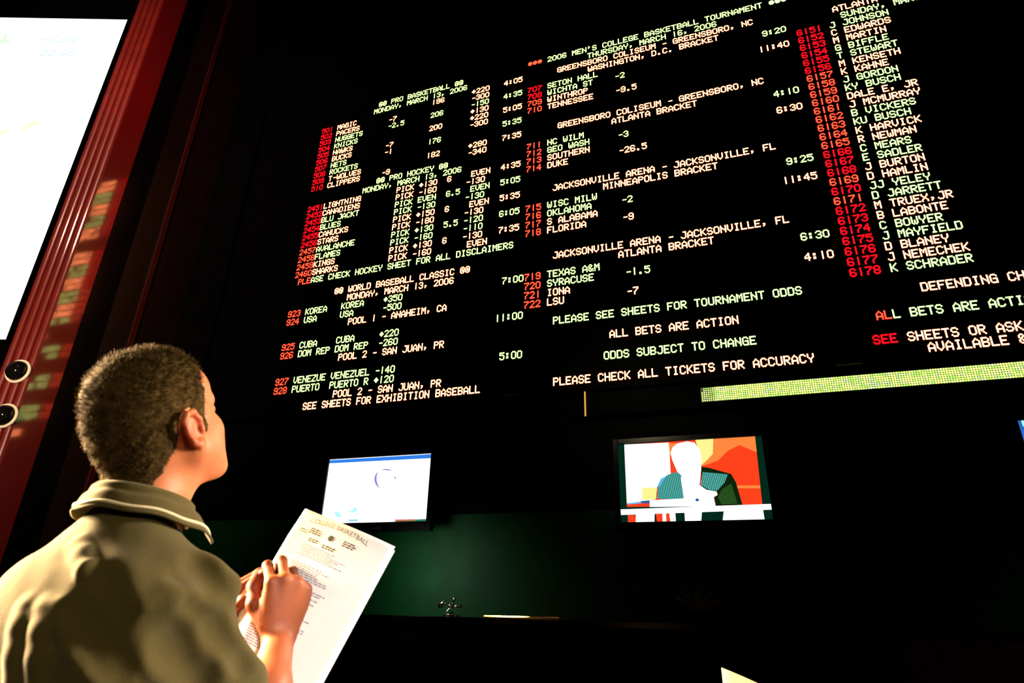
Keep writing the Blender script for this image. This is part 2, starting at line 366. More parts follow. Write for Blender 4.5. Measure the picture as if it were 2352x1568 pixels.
T('M', 21, 5, 'JACKSONVILLE ARENA - JACKSONVILLE, FL', W_); T('M', 20, 14, 'MINNEAPOLIS BRACKET', W_)
T('M', 13, 5, 'JACKSONVILLE ARENA - JACKSONVILLE, FL', W_); T('M', 12, 16, 'ATLANTA BRACKET', W_)
T('M', 6, 5, 'PLEASE SEE SHEETS FOR TOURNAMENT ODDS', G_); T('M', 4, 14, 'ALL BETS ARE ACTION', W_); T('M', 2, 13, 'ODDS SUBJECT TO CHANGE', G_)
T('M', 0, 5, 'PLEASE CHECK ALL TICKETS FOR ACCURACY', W_)
for r, cc, t, c in ((35, 43, '9:20', G_), (33, 42, '11:40', W_), (27, 43, '4:10', G_), (25, 43, '6:30', W_), (19, 43, '9:25', G_), (17, 42, '11:45', W_), (11, 43, '6:30', G_), (9, 43, '4:10', W_)): T('M', r, cc, t, c)
# right panel
T('R', 36, 54, 'ATLANTA 500', W_); T('R', 35, 55, 'SUNDAY, MARCH 19, 2006', G_)
drv = ['J JOHNSON', 'C EDWARDS', 'M MARTIN', 'G BIFFLE', 'T STEWART', 'M KENSETH', 'K KAHNE', 'J GORDON', 'KY BUSCH', 'DALE E, JR', 'J MCMURRAY', 'B VICKERS', 'KU BUSCH', 'K HARVICK', 'R NEWMAN',
       'C MEARS', 'E SADLER', 'J BURTON', 'D HAMLIN', 'JJ YELEY', 'D JARRETT', 'M TRUEX,JR', 'B LABONTE', 'C BOWYER', 'J MAYFIELD', 'D BLANEY', 'J NEMECHEK', 'K SCHRADER']
for i, nme in enumerate(drv):
    T('R', 34 - i, 48, str(6151 + i), R_ if (i < 6 or i > 14) and i not in (18, 20) else O_); T('R', 34 - i, 53, nme, (G_, W_, W_, G_)[i % 4])
T('R', 5, 56, 'DEFENDING CHAMPION', W_); T('R', 3, 50, 'AL', O_); T('R', 3, 52, 'L BETS ARE ACTION', G_)
T('R', 1, 49, 'SEE', R_); T('R', 1, 53, 'SHEETS OR ASK FOR', W_); T('R', 0, 55, 'AVAILABLE & ODDS', W_)

def panel_y(col):                                  # the left display sits turned by about one degree
    return BY + (-col / 48 * .042 if col < 0 else 0)
def shift(p, col):                                 # fine seating of each display in the housing
    return {'L': -.05, 'M': -.22 * (col - 5) / 37 - .08, 'R': .12 * (56 - col) / 8 if col > 52 else 0}[p]
board = thing('odds_board', 'huge black odds board with rows of lit amber, green and red text', 'scoreboard', (BX + 16 * S, BY + .05, BZ))
HX = [math.cos(math.pi / 3 * k + math.pi / 6) for k in range(6)]; HZ = [math.sin(math.pi / 3 * k + math.pi / 6) for k in range(6)]
for p in 'LMR':
    c0, c1 = {'L': (-56, -.6), 'M': (-.4, 47.4), 'R': (47.6, 98)}[p]
    r0, r1 = -.80, 46
    x0, x1 = BX + c0 * S, BX + c1 * S; z0, z1 = BZ + r0 * AS, BZ + r1 * AS
    y0, y1 = panel_y(c0) + .006, panel_y(c1) + .006
    b = MB(); b.prism([(x0, y0), (x1, y1), (x1, y1 + .03), (x0, y0 + .03)], z0, z1)
    pan = b.build('display_panel', M_black, board)
    pan['label'] = {'L': 'left section listing basketball, hockey and baseball odds', 'M': 'middle section listing college tournament odds', 'R': 'right section listing race drivers'}[p]
    for (r, col, txt, c) in PANELS[p]:
        V = []; F = []; FM = []
        for k, ch in enumerate(txt):
            cc = col + k
            xb = BX + (cc + shift(p, cc)) * S; yb = panel_y(cc)
            for (gx, gr) in GL[ch]:
                x = xb + (gx + .5) * DX; z = BZ + r * AS + (3 - gr) * DZ
                for rad, yo, mi in ((.66, 0, c), (1.05, .0025, HALO[c])):
                    n0 = len(V)
                    V += [(x + HX[q] * DX * rad, yb + yo, z + HZ[q] * DZ * rad) for q in range(6)]
                    F.append((n0, n0 + 5, n0 + 4, n0 + 3, n0 + 2, n0 + 1)); FM.append(mi)
        d = txt.replace('.', '').replace('+', '').replace('-', '').replace('*', '')
        if c in (R_, O_) and d.isdigit(): nm = 'entry_number'
        elif ':' in txt: nm = 'start_time'
        elif d.isdigit() or txt in ('EVEN', 'PICK'): nm = 'odds_figure'
        elif p == 'R' and col == 53 and r >= 7: nm = 'driver_name'
        elif len(txt) <= 10 and c in (W_, G_) and r > 1: nm = 'team_name'
        else: nm = 'message_line'
        mesh_obj(nm, V, F, LED, pan, False, FM)
# housing with bottom ledge, and olive bars painting reflections on it
b = MB()
xl, xr = BX - 65.5 * S, BX + 99 * S
b.box((xl, BY + .045, BZ - 1.0 * AS), (xr, BY + .085, BZ + 46.5 * AS))
b.box((xl, BY - .01, BZ - 1.0 * AS), (xl + .03, BY + .045, BZ + 46.5 * AS))
b.box((xl + .03, BY - .01, BZ - 1.12 * AS), (xr, BY + .045, BZ - .84 * AS))
b.build('housing', M_black, board)
for px_, py_ in ((1172, 907), (1950, 835)):
    p = at_y(px_, py_, BY - .012)
    b = MB(); b.box((p.x - .075, BY - .022, p.z - .009), (p.x + .075, BY - .010, p.z + .005)); b.box((p.x, BY - .026, p.z - .006), (p.x + .06, BY - .022, p.z + .003))
    b.build('edge_glint', M_edge_glint, board)['label'] = 'small olive bar painting a reflection on the bottom ledge'

# ------------------------------------------------------------------ LED ticker strip
tk = thing('led_ticker', 'long narrow ticker strip glowing yellow-green under the odds board', 'ticker display', (1.2, BY, 2.86))
zc = 2.8635
b = MB(); b.box((-1.05, BY + .004, 2.772), (3.4, BY + .06, 2.952)); b.build('case', M_black, tk, bevel=.004)
dp = .0146
V = []; F = []; FM = []
x0 = at_y(1613, 905, BY).x
for i in range(178):
    for r in range(7):
        if i < 1 and r > 4: continue
        x = x0 + i * dp; z = zc + (r - 3) * dp
        n0 = len(V); ra = dp * (.40 if i < 6 else .52)
        V += [(x + math.cos(math.pi / 4 * q + .39) * ra, BY, z + math.sin(math.pi / 4 * q + .39) * ra) for q in range(8)]
        F.append(tuple(n0 + q for q in range(7, -1, -1)))
        u = random.random(); FM.append(2 if u < .10 else (1 if u < .42 else 0))
lit = mesh_obj('lit_dots', V, F, [emit('ticker_yellow_green', (.86, 1.0, .26), 1.3), emit('ticker_green', (.55, .95, .16), 1.15), emit('ticker_pale', (.8, .9, .62), 1.0)], tk, False, FM)
b = MB(); b.add([(x0 - .01, BY + .003, zc - dp * 3.6), (x0 + 178 * dp, BY + .003, zc - dp * 3.6), (x0 + 178 * dp, BY + .003, zc + dp * 3.6), (x0 - .01, BY + .003, zc + dp * 3.6)], [(0, 1, 2, 3)])
b.build('dot_matrix_face', mat('dark_green_lens', (.02, .05, .01), .4), tk)
pr = at_y(1344, 928, BY - .02)
b = MB(); b.box((pr.x - .007, BY - .024, pr.z - .095), (pr.x + .007, BY + .004, pr.z + .10))
tag(b.build('brass_strip', M_brass, bevel=.002), 'short upright brass strip on the wall under the middle of the board', 'metal strip')

# ------------------------------------------------------------------ televisions
def tv(label, corners, Y, screen_mats, content, text=None, zoom=None, lbl_at=None):
    """corners: x0,x1,z0,z1 of the picture at depth Y"""
    x0, x1, z0, z1 = corners
    t = thing('television', label, 'television', ((x0 + x1) / 2, Y, (z0 + z1) / 2), 'flat televisions under the odds board')
    bz = .035
    b = MB()
    for lo, hi in (((x0 - bz, Y - .012, z0 - bz * 1.9), (x0, Y + .05, z1 + bz)), ((x1, Y - .012, z0 - bz * 1.9), (x1 + bz, Y + .05, z1 + bz)),
                   ((x0, Y - .012, z1), (x1, Y + .05, z1 + bz)), ((x0, Y - .012, z0 - bz * 1.9), (x1, Y + .05, z0))): b.box(lo, hi)
    b.build('bezel', M_blackgloss, t, bevel=.003)
    b = MB(); b.box((x0 - bz * .6, Y + .05, z0 - bz), (x1 + bz * .6, Y + .11, z1 + bz * .6)); b.build('back_cover', M_black, t, bevel=.01)
    b = MB(); xm = (x0 + x1) / 2; zm = (z0 + z1) / 2
    b.box((xm - .12, Y + .11, zm - .12), (xm + .12, Y + .125, zm + .12)); b.box((xm - .03, Y + .125, zm - .05), (xm + .03, 4.45, zm + .05)); b.box((xm - .1, 4.45, zm - .15), (xm + .1, 4.47, zm + .15))
    b.build('wall_mount', M_black, t)
    b = MB(); b.add([(x0, Y + .004, z0), (x1, Y + .004, z0), (x1, Y + .004, z1), (x0, Y + .004, z1)], [(0, 1, 2, 3)])
    V = list(b.v); F = list(b.f); FM = [0]
    for k, (poly, mi) in enumerate(content):
        y = Y + .0035 - k * .00012
        n0 = len(V)
        for zx, zy in poly:
            p = at_y(zoom[0] + zx * zoom[2], zoom[1] + zy * zoom[2], y)
            V.append((min(max(p.x, x0), x1), y, min(max(p.z, z0), z1)))
        F.append(tuple(range(n0, n0 + len(poly)))); FM.append(mi)
    mesh_obj('screen', V, F, screen_mats, t, False, FM)
    if text:
        p = at_y(*lbl_at, Y - .0135)
        put_text('maker_lettering', text, .026, lambda x, z: (p.x + x, Y - .0135, p.z + z), mat('gold_lettering', (.07, .05, .015), .6), t, 0, 1.25)
    return t
E_w = emit('tv_white', (1, 1, 1), 1.7)
def E_(n, c, s=1.0): return emit(n, c, s)
tvA = [E_w, E_('tv_blue', (.03, .22, .85)), E_('tv_purple', (.32, .22, .75)), E_('tv_teal', (.03, .20, .13)), E_('tv_olive', (.10, .16, .05)), E_('tv_cyan', (.45, 1, .95)), E_('tv_red', (.8, .15, .12)), E_('tv_sky', (.30, .66, .90))]
def arc(cx, cy_, rx, ry, a0, a1, wd, n=8):
    A = [math.radians(a0 + (a1 - a0) * i / n) for i in range(n + 1)]
    o = [(cx + rx * math.cos(a), cy_ + ry * math.sin(a)) for a in A]
    wds = [wd * (.35 + .65 * math.sin(math.pi * i / n)) for i in range(n + 1)]
    return o + [(cx + (rx - w_) * math.cos(a), cy_ + (ry - w_) * math.sin(a)) for a, w_ in list(zip(A, wds))[::-1]]
contA = [([(300, 335), (1705, 250), (1712, 305), (290, 378)], 1), (arc(1100, 590, 160, 145, 128, 222, 30), 2), (arc(1100, 600, 150, 150, 247, 300, 18), 2), (arc(1085, 610, 155, 130, -28, -12, 22), 2),
         ([(560, 1010), (640, 1015), (680, 960), (715, 1020), (640, 1040)], 5), ([(400, 1040), (450, 1020), (490, 1080), (500, 1110), (420, 1090)], 5), ([(590, 1132), (720, 1130), (715, 1152), (600, 1160)], 7),
         ([(1218, 1140), (1480, 1138), (1480, 1205), (1212, 1208)], 4), ([(1480, 1132), (1665, 1125), (1655, 1205), (1480, 1205)], 3), ([(1215, 1132), (1500, 1128), (1490, 1146), (1222, 1150)], 6), ([(1205, 1150), (1235, 1150), (1225, 1212), (1200, 1212)], 7)]
tv('left wall television showing an almost white picture, partly behind the paper sheet', (-2.985, -2.095, 2.02, 2.512), 4.2, tvA, contA, 'CENTURY PALACE', (700, 1000, 400 / 2352), (800, 1217))

def stripes(name):
    mt = bpy.data.materials.new(name); mt.use_nodes = True; nt = mt.node_tree; nt.nodes.remove(nt.nodes['Principled BSDF'])
    tc = nt.nodes.new('ShaderNodeTexCoord'); wv = nt.nodes.new('ShaderNodeTexWave'); wv.inputs['Scale'].default_value = 28; wv.inputs['Distortion'].default_value = 1.2; wv.inputs['Detail'].default_value = 1
    wv.bands_direction = 'X'
    mp = nt.nodes.new('ShaderNodeMapping'); mp.inputs['Rotation'].default_value = (0, .12, 0)
    nt.links.new(tc.outputs['Object'], mp.inputs[0]); nt.links.new(mp.outputs[0], wv.inputs[0])
    rp = nt.nodes.new('ShaderNodeValToRGB'); rp.color_ramp.elements[0].color = (.012, .07, .02, 1); rp.color_ramp.elements[1].color = (.12, .62, .62, 1)
    e = nt.nodes.new('ShaderNodeEmission'); nt.links.new(wv.outputs['Fac'], rp.inputs[0]); nt.links.new(rp.outputs[0], e.inputs[0]); nt.links.new(e.outputs[0], nt.nodes['Material Output'].inputs[0])
    return mt
tvB = [E_('tv_dark_green', (.001, .022, .012)), E_w, E_('tv_flame', (1, .055, .012)), E_('tv_orange', (1, .25, .05)), E_('tv_yellow', (1, .93, .30)), stripes('tv_striped_jacket'), E_('tv_jacket_dark', (.004, .018, .003)), E_('tv_light_blue', (.12, .5, .95)), E_('tv_deep_blue', (.02, .10, .35)), E_('tv_jacket_olive', (.02, .075, .012))]
contB = [([(288, 325), (1893, 222), (1985, 1070), (320, 1090)], 2), ([(1360, 245), (1893, 222), (1915, 420), (1700, 330), (1560, 400), (1440, 520), (1240, 590), (1230, 400)], 3), ([(1160, 262), (1380, 250), (1375, 440), (1290, 530), (1225, 585), (1200, 400)], 4),
         ([(1660, 825), (1955, 825), (1960, 862), (1675, 860)], 3), ([(288, 325), (835, 300), (858, 680), (800, 710), (690, 840), (665, 1000), (320, 1045)], 1), ([(832, 305), (940, 310), (870, 380), (850, 480)], 3), ([(510, 855), (690, 850), (675, 1000), (505, 1005)], 4),
         ([(690, 990), (700, 830), (740, 745), (820, 695), (925, 660), (1000, 700), (1020, 1000)], 5), ([(690, 840), (735, 745), (815, 700), (750, 790), (715, 850)], 7), ([(1235, 595), (1330, 610), (1600, 685), (1660, 790), (1740, 1065), (1410, 1075), (1390, 960), (1230, 830)], 6),
         ([(1250, 660), (1560, 690), (1520, 790), (1430, 890), (1330, 880), (1225, 820)], 5), ([(1480, 880), (1600, 800), (1680, 1050), (1480, 1060), (1440, 970)], 9),
         ([(940, 310), (1060, 285), (1150, 300), (1220, 400), (1235, 500), (1230, 640), (1210, 820), (1300, 880), (1420, 900), (1435, 940), (1385, 970), (1410, 1080), (600, 1090), (600, 1010), (1020, 985), (985, 760), (990, 700), (940, 660), (880, 520), (855, 430), (880, 360)], 1),
         ([(245, 1120), (2100, 1052), (2105, 1122), (250, 1188)], 1), ([(330, 1045), (600, 1010), (600, 1040), (490, 1045), (330, 1060)], 7), ([(490, 1018), (600, 1008), (598, 1045), (495, 1042)], 8), ([(1155, 1000), (1180, 980), (1215, 1005), (1180, 1025)], 8),
         ([(330, 1190), (420, 1188), (430, 1290), (335, 1292)], 2), ([(430, 1180), (660, 1175), (660, 1290), (430, 1290)], 1), ([(675, 1175), (755, 1172), (762, 1280), (690, 1285)], 2), ([(755, 1172), (800, 1170), (805, 1280), (762, 1280)], 1), ([(800, 1170), (840, 1168), (855, 1278), (805, 1280)], 2),
         ([(840, 1165), (915, 1162), (922, 1275), (855, 1278)], 1), ([(1028, 1155), (1240, 1150), (1235, 1275), (1035, 1278)], 1), ([(1510, 1140), (1992, 1125), (2012, 1255), (1498, 1260)], 1)]
tv('right wall television showing a presenter in a striped jacket on orange', (-.697, .220, 1.982, 2.497), 4.2, tvB, contB, 'CENTURY PALACE', (1380, 960, 440 / 2352), (1556, 1212))
tvC = [E_('tv_dim_blue', (.02, .12, .40), 1.2), E_('tv_pale_cyan', (.35, .9, 1), 1.3), E_('tv_blue_glow', (.02, .10, .6), 1.5), E_('tv_dark_teal', (.0, .06, .035))]
contC = [([(740, 440), (900, 430), (900, 600), (780, 560)], 1), ([(770, 620), (900, 600), (900, 760), (790, 760)], 2), ([(790, 900), (900, 900), (900, 1200), (800, 1150)], 3)]
tv('television at the right edge of the picture with only a blue sliver showing', (1.586, 2.506, 1.982, 2.497), 4.2, tvC, contC, None, (2240, 900, 112 / 798))

# ------------------------------------------------------------------ counter with brass rail, fixture, dried plant
ct = thing('counter', 'long dark counter under the televisions with a brass strip on its edge', 'counter', (-.2, 4.2, 0))
CYF = 3.98
ctz = at_y(1200, 1420, CYF).z
b = MB(); b.box((-3.9, CYF - .03, ctz - .04), (4.5, 4.44, ctz)); b.build('top', M_blackgloss, ct, bevel=.004)
b = MB(); b.box((-3.85, CYF, 0), (4.45, 4.43, ctz - .04))
for i in range(11): b.box((-3.75 + i * .745, CYF - .012, .12), (-3.75 + i * .745 + .68, CYF, ctz - .12))
b.build('front_panel', M_brown, ct)
pa, pb = at_y(1112, 1412, CYF - .045), at_y(1284, 1419, CYF - .045)
b = MB(); b.tube([(pa.x, CYF - .045, ctz + .003), (pb.x, CYF - .045, ctz + .003)], .011, 10)
for f_ in (.1, .5, .9):
    xx = pa.x + (pb.x - pa.x) * f_; b.tube([(xx, CYF - .045, ctz), (xx, CYF - .025, ctz - .005)], .006, 8)
b.build('rail', M_brass, ct, True)['label'] = 'short brass rail on the counter edge'

fx = at_y(1038, 1392, 4.05)
cf = thing('chrome_fixture', 'small shiny chrome fixture standing on the counter left of the brass rail', 'fixture', (fx.x, 4.05, ctz))
b = MB(); b.lathe((fx.x, 4.05, ctz + .0005), (0, 0, 1), [(0, 0), (.055, 0), (.055, .008), (.02, .016), (.012, .03), (0, .03)], 24); b.build('base', M_chrome, cf, True)
b = MB(); b.tube([(fx.x - .035, 4.03, ctz + .01), (fx.x - .025, 4.035, ctz + .03), (fx.x - .008, 4.04, ctz + .05), (fx.x, 4.045, ctz + .065), (fx.x + .012, 4.05, ctz + .10), (fx.x + .02, 4.05, ctz + .115)], [.005, .006, .006, .008, .010, .012], 10); b.build('arm', M_chrome, cf, True)
def ball(c, r, sx=1, n=16): 
    b = MB(); b.lathe(c, (sx, 0, .3 if sx != 0 else 1), [(r * math.sin(math.pi * k / 12), -r * math.cos(math.pi * k / 12)) for k in range(13)], n); return b
ball((fx.x, 4.03, ctz + .062), .016, 0).build('knob', M_chrome, cf, True)
b = MB(); b.lathe((fx.x - .06, 4.03, ctz + .072), (.9, -.2, .5), [(0, -.03), (.013, -.028), (.017, 0), (.013, .028), (0, .03)], 16); b.build('knob', M_chrome, cf, True)
b = MB(); b.tube([(fx.x + .012, 4.03, ctz + .062), (fx.x + .075, 4.03, ctz + .062)], [.006, .010], 10); b.build('lever', M_chrome, cf, True)
b = MB(); b.tube([(fx.x - .01, 3.97, ctz + .010), (fx.x + .055, 3.97, ctz + .010)], .006, 8); b.build('foot_bar', M_chrome, cf, True)

g = at_y(1610, 1425, 4.2)
dg_ = thing('dried_grass_plant', 'dim tuft of dried grass in a black pot on the dark counter', 'plant', (g.x, 4.2, ctz))
b = MB(); b.lathe((g.x, 4.2, ctz + .001), (0, 0, 1), [(0, 0), (.05, 0), (.065, .02), (.07, .055), (.06, .06), (.05, .045), (0, .045)], 24); b.build('pot', M_black, dg_, True)
for i in range(34):
    a = random.uniform(-.9, 1.25); ln = random.uniform(.09, .22); wv = random.uniform(-.5, .5)
    p0 = Vector((g.x + random.uniform(-.04, .04), 4.2 + random.uniform(-.04, .04), ctz + .045)); d = Vector((math.sin(a), wv * .5, math.cos(a)))
    b = MB(); b.tube([p0, p0 + d * ln * .5 + Vector((0, 0, .01)), p0 + d * ln + Vector((math.sin(a) * .03, 0, -.015))], [.0028, .0032, .0006], 5)
    b.build('grass_blade', M_grass, dg_, True)

# black stand with cream card, bottom right
cd = at_y(1657, 1532, 2.5)
st = thing('desk', 'black writing desk below the cream card at the bottom edge', 'desk', (cd.x + .25, 2.62, 0))
dz = cd.z - .20
b = MB(); b.box((cd.x - .15, 2.42, dz - .04), (cd.x + .75, 2.85, dz)); b.build('top', M_black, st, bevel=.005)
for xx in (cd.x - .1, cd.x + .66):
    for yy in (2.46, 2.77):
        b = MB(); b.box((xx, yy, 0), (xx + .05, yy + .05, dz - .04)); b.build('leg', M_black, st)
V = []; F = []
n = 14
for j in (0, 1):
    for k in range(n + 1):
        t = k / n; x = cd.x + t * .40; y = 2.5 + .16 * t * t
        V.append((x, y, dz + .001)); V.append((x, y - .012 * (1 - t), dz + .20 - .30 * t * (.45 + .2 * t)))
    break
for k in range(n): F.append((2 * k, 2 * k + 2, 2 * k + 3, 2 * k + 1))
o = mesh_obj('paper_card', V, F, M_cream, None, True); sm = o.modifiers.new('s', 'SOLIDIFY'); sm.thickness = .004
tag(o, 'cream card with a sloping top edge at the bottom right of the picture', 'card')

# ------------------------------------------------------------------ the man: fields -> continuous surfaces
class Field:
    def __init__(s, lo, hi, h):
        s.lo = np.array(lo, float); s.h = h
        s.n = np.ceil((np.array(hi) - s.lo) / h).astype(int) + 1
        s.F = np.full(s.n, .15, np.float32)
    def sub(s, lo, hi, pad):
        a = np.clip(np.floor((np.array(lo) - pad - s.lo) / s.h).astype(int), 0, s.n); b = np.clip(np.ceil((np.array(hi) + pad - s.lo) / s.h).astype(int) + 1, 0, s.n)
        if np.any(b <= a): return None
        sl = tuple(slice(a[i], b[i]) for i in range(3))
        X = [(s.lo[i] + s.h * np.arange(a[i], b[i])).astype(np.float32) for i in range(3)]
        return sl, X[0][:, None, None], X[1][None, :, None], X[2][None, None, :]
    def op(s, sl, d, k, mode):
        F = s.F[sl]
        if mode == 'u':
            h = np.maximum(k - np.abs(F - d), 0) / k; s.F[sl] = np.minimum(F, d) - h * h * k * .25
        else:
            d = -d; h = np.maximum(k - np.abs(F - d), 0) / k; s.F[sl] = np.maximum(F, d) + h * h * k * .25
    def ell(s, c, r, R=None, k=.02, mode='u'):
        c = np.array(c, float); r = np.array(r, float); R = np.eye(3) if R is None else np.array(R)
        ext = np.sqrt(((R * r[None, :]) ** 2).sum(1))
        q = s.sub(c - ext, c + ext, k + .02)
        if q is None: return
        sl, x, y, z = q; x = x - c[0]; y = y - c[1]; z = z - c[2]
        L = [x * R[0, i] + y * R[1, i] + z * R[2, i] for i in range(3)]
        k0 = np.sqrt(sum((L[i] / r[i]) ** 2 for i in range(3))); k1 = np.sqrt(sum((L[i] / r[i] ** 2) ** 2 for i in range(3))) + 1e-6
        s.op(sl, k0 * (k0 - 1) / k1, k, mode)
    def cone(s, a, b, ra, rb, k=.015, mode='u', flat=None):
        a = np.array(a, float); b = np.array(b, float); m_ = max(ra, rb)
        q = s.sub(np.minimum(a, b) - m_, np.maximum(a, b) + m_, k + .02)
        if q is None: return
        sl, x, y, z = q; ba = b - a
        px, py, pz = x - a[0], y - a[1], z - a[2]
        t = np.clip((px * ba[0] + py * ba[1] + pz * ba[2]) / (ba @ ba), 0, 1)
        qx, qy, qz = px - t * ba[0], py - t * ba[1], pz - t * ba[2]
        if flat is not None:                       # squash along a direction
            f, s_ = np.array(flat[0]), flat[1]; e = (qx * f[0] + qy * f[1] + qz * f[2]) * (1 / s_ - 1)
            qx, qy, qz = qx + e * f[0], qy + e * f[1], qz + e * f[2]
        s.op(sl, np.sqrt(qx ** 2 + qy ** 2 + qz ** 2) - (ra + (rb - ra) * t), k, mode)
    def coords(s):
        return np.meshgrid(*[s.lo[i] + s.h * np.arange(s.n[i]) for i in range(3)], indexing='ij')
    def mesh(s):
        F = s.F; S_ = F < 0
        n = F.shape
        cs = [S_[i:n[0] - 1 + i, j:n[1] - 1 + j, k:n[2] - 1 + k] for i in (0, 1) for j in (0, 1) for k in (0, 1)]
        an = cs[0].copy(); al = cs[0].copy()
        for c in cs[1:]: an |= c; al &= c
        act = an & ~al
        ci = np.argwhere(act); idx = np.full(act.shape, -1, np.int64); idx[act] = np.arange(len(ci))
        P = np.zeros((len(ci), 3)); cnt = np.zeros(len(ci))
        co = [np.array((i, j, k)) for i in (0, 1) for j in (0, 1) for k in (0, 1)]
        for a in co:
            for b_ in co:
                if (b_ - a).sum() == 1 and (b_ - a).min() == 0:
                    fa = F[tuple((ci + a).T)]; fb = F[tuple((ci + b_).T)]
                    cr_ = (fa < 0) != (fb < 0); t = np.where(cr_, fa / np.where(cr_, fa - fb, 1), 0)
                    P += np.where(cr_[:, None], a + t[:, None] * (b_ - a), 0); cnt += cr_
        P = (P / cnt[:, None] + ci) * s.h + s.lo
        Q = []
        for ax in range(3):
            o1, o2 = [(1, 2), (2, 0), (0, 1)][ax]
            sl0 = [slice(None)] * 3; sl1 = [slice(None)] * 3; sl0[ax] = slice(0, n[ax] - 1); sl1[ax] = slice(1, n[ax])
            A = S_[tuple(sl0)]; B = S_[tuple(sl1)]
            e = np.argwhere(A != B); e = e[(e[:, o1] > 0) & (e[:, o2] > 0) & (e[:, o1] < n[o1] - 1) & (e[:, o2] < n[o2] - 1)]
            ins = A[tuple(e.T)]
            u1 = np.zeros(3, int); u1[o1] = 1; u2 = np.zeros(3, int); u2[o2] = 1
            q = np.stack([idx[tuple((e - u1 - u2).T)], idx[tuple((e - u2).T)], idx[tuple(e.T)], idx[tuple((e - u1).T)]], 1)
            q[~ins] = q[~ins][:, ::-1]; Q.append(q)
        return P, np.concatenate(Q)
def fast_mesh(name, P, Q, mats, parent, smooth=True):
    me = bpy.data.meshes.new(name)
    me.vertices.add(len(P)); me.vertices.foreach_set('co', np.asarray(P, np.float32).ravel())
    nq = len(Q); me.loops.add(nq * 4); me.loops.foreach_set('vertex_index', np.asarray(Q, np.int32).ravel())
    me.polygons.add(nq); me.polygons.foreach_set('loop_start', np.arange(0, nq * 4, 4, dtype=np.int32)); me.polygons.foreach_set('loop_total', np.full(nq, 4, np.int32))
    me.polygons.foreach_set('use_smooth', np.ones(nq, bool))
    me.update(calc_edges=True); me.validate()
    for mm in (mats if isinstance(mats, list) else [mats]): me.materials.append(mm)
    o = bpy.data.objects.new(name, me); COL.objects.link(o)
    o.parent = parent; o.matrix_parent_inverse = parent.matrix_world.inverted()
    return o
def vnoise(x, y, z, f, seed):
    r = np.random.default_rng(seed); o = 0
    for i in range(5):
        d = r.normal(size=3); d /= np.linalg.norm(d); o = o + np.sin((x * d[0] + y * d[1] + z * d[2]) * f * (1 + .37 * i) + r.uniform(0, 6.28))
    return o / 5

# pose -------------------------------------------------------------
TB = np.array([-.885, .768]); TAZ = math.radians(2); TZ = .020     # torso base, turn about vertical (0 = facing the board)
def tw(x, y, z):                                        # torso frame -> world (x right, y forward)
    c, s_ = math.cos(TAZ), math.sin(TAZ); return np.array([TB[0] + c * x - s_ * y, TB[1] + s_ * x + c * y, z + (TZ if z > .5 else 0)])
TR = np.array([[math.cos(TAZ), -math.sin(TAZ), 0], [math.sin(TAZ), math.cos(TAZ), 0], [0, 0, 1]])
HO = np.array([-.883, .763, 1.672]); HAZ, HTILT, HROLL = math.radians(1), math.radians(38), math.radians(0)
_c, _s = math.cos(HAZ), math.sin(HAZ); _a, _b = math.cos(HTILT), math.sin(HTILT)
HR = np.array([[_c, -_s, 0], [_s, _c, 0], [0, 0, 1]]) @ np.array([[1, 0, 0], [0, _a, -_b], [0, _b, _a]])
def hw(x, y, z): return HO + HR @ np.array([x, y, z])
def rot(ax, deg):
    return np.array(Matrix.Rotation(math.radians(deg), 3, ax))

SHR, SHL = tw(.090, .025, 1.380), tw(-.142, .01, 1.385)
ELR = tw(.150, .175, 1.165); WRR = at_depth(642, 1466, 1.16)
ELL = tw(-.21, .12, 1.16); WRL = at_depth(492, 1462, 1.21)

man = thing('person', 'man in an olive polo shirt looking up while writing on a paper sheet', 'person', (TB[0], TB[1], 0))

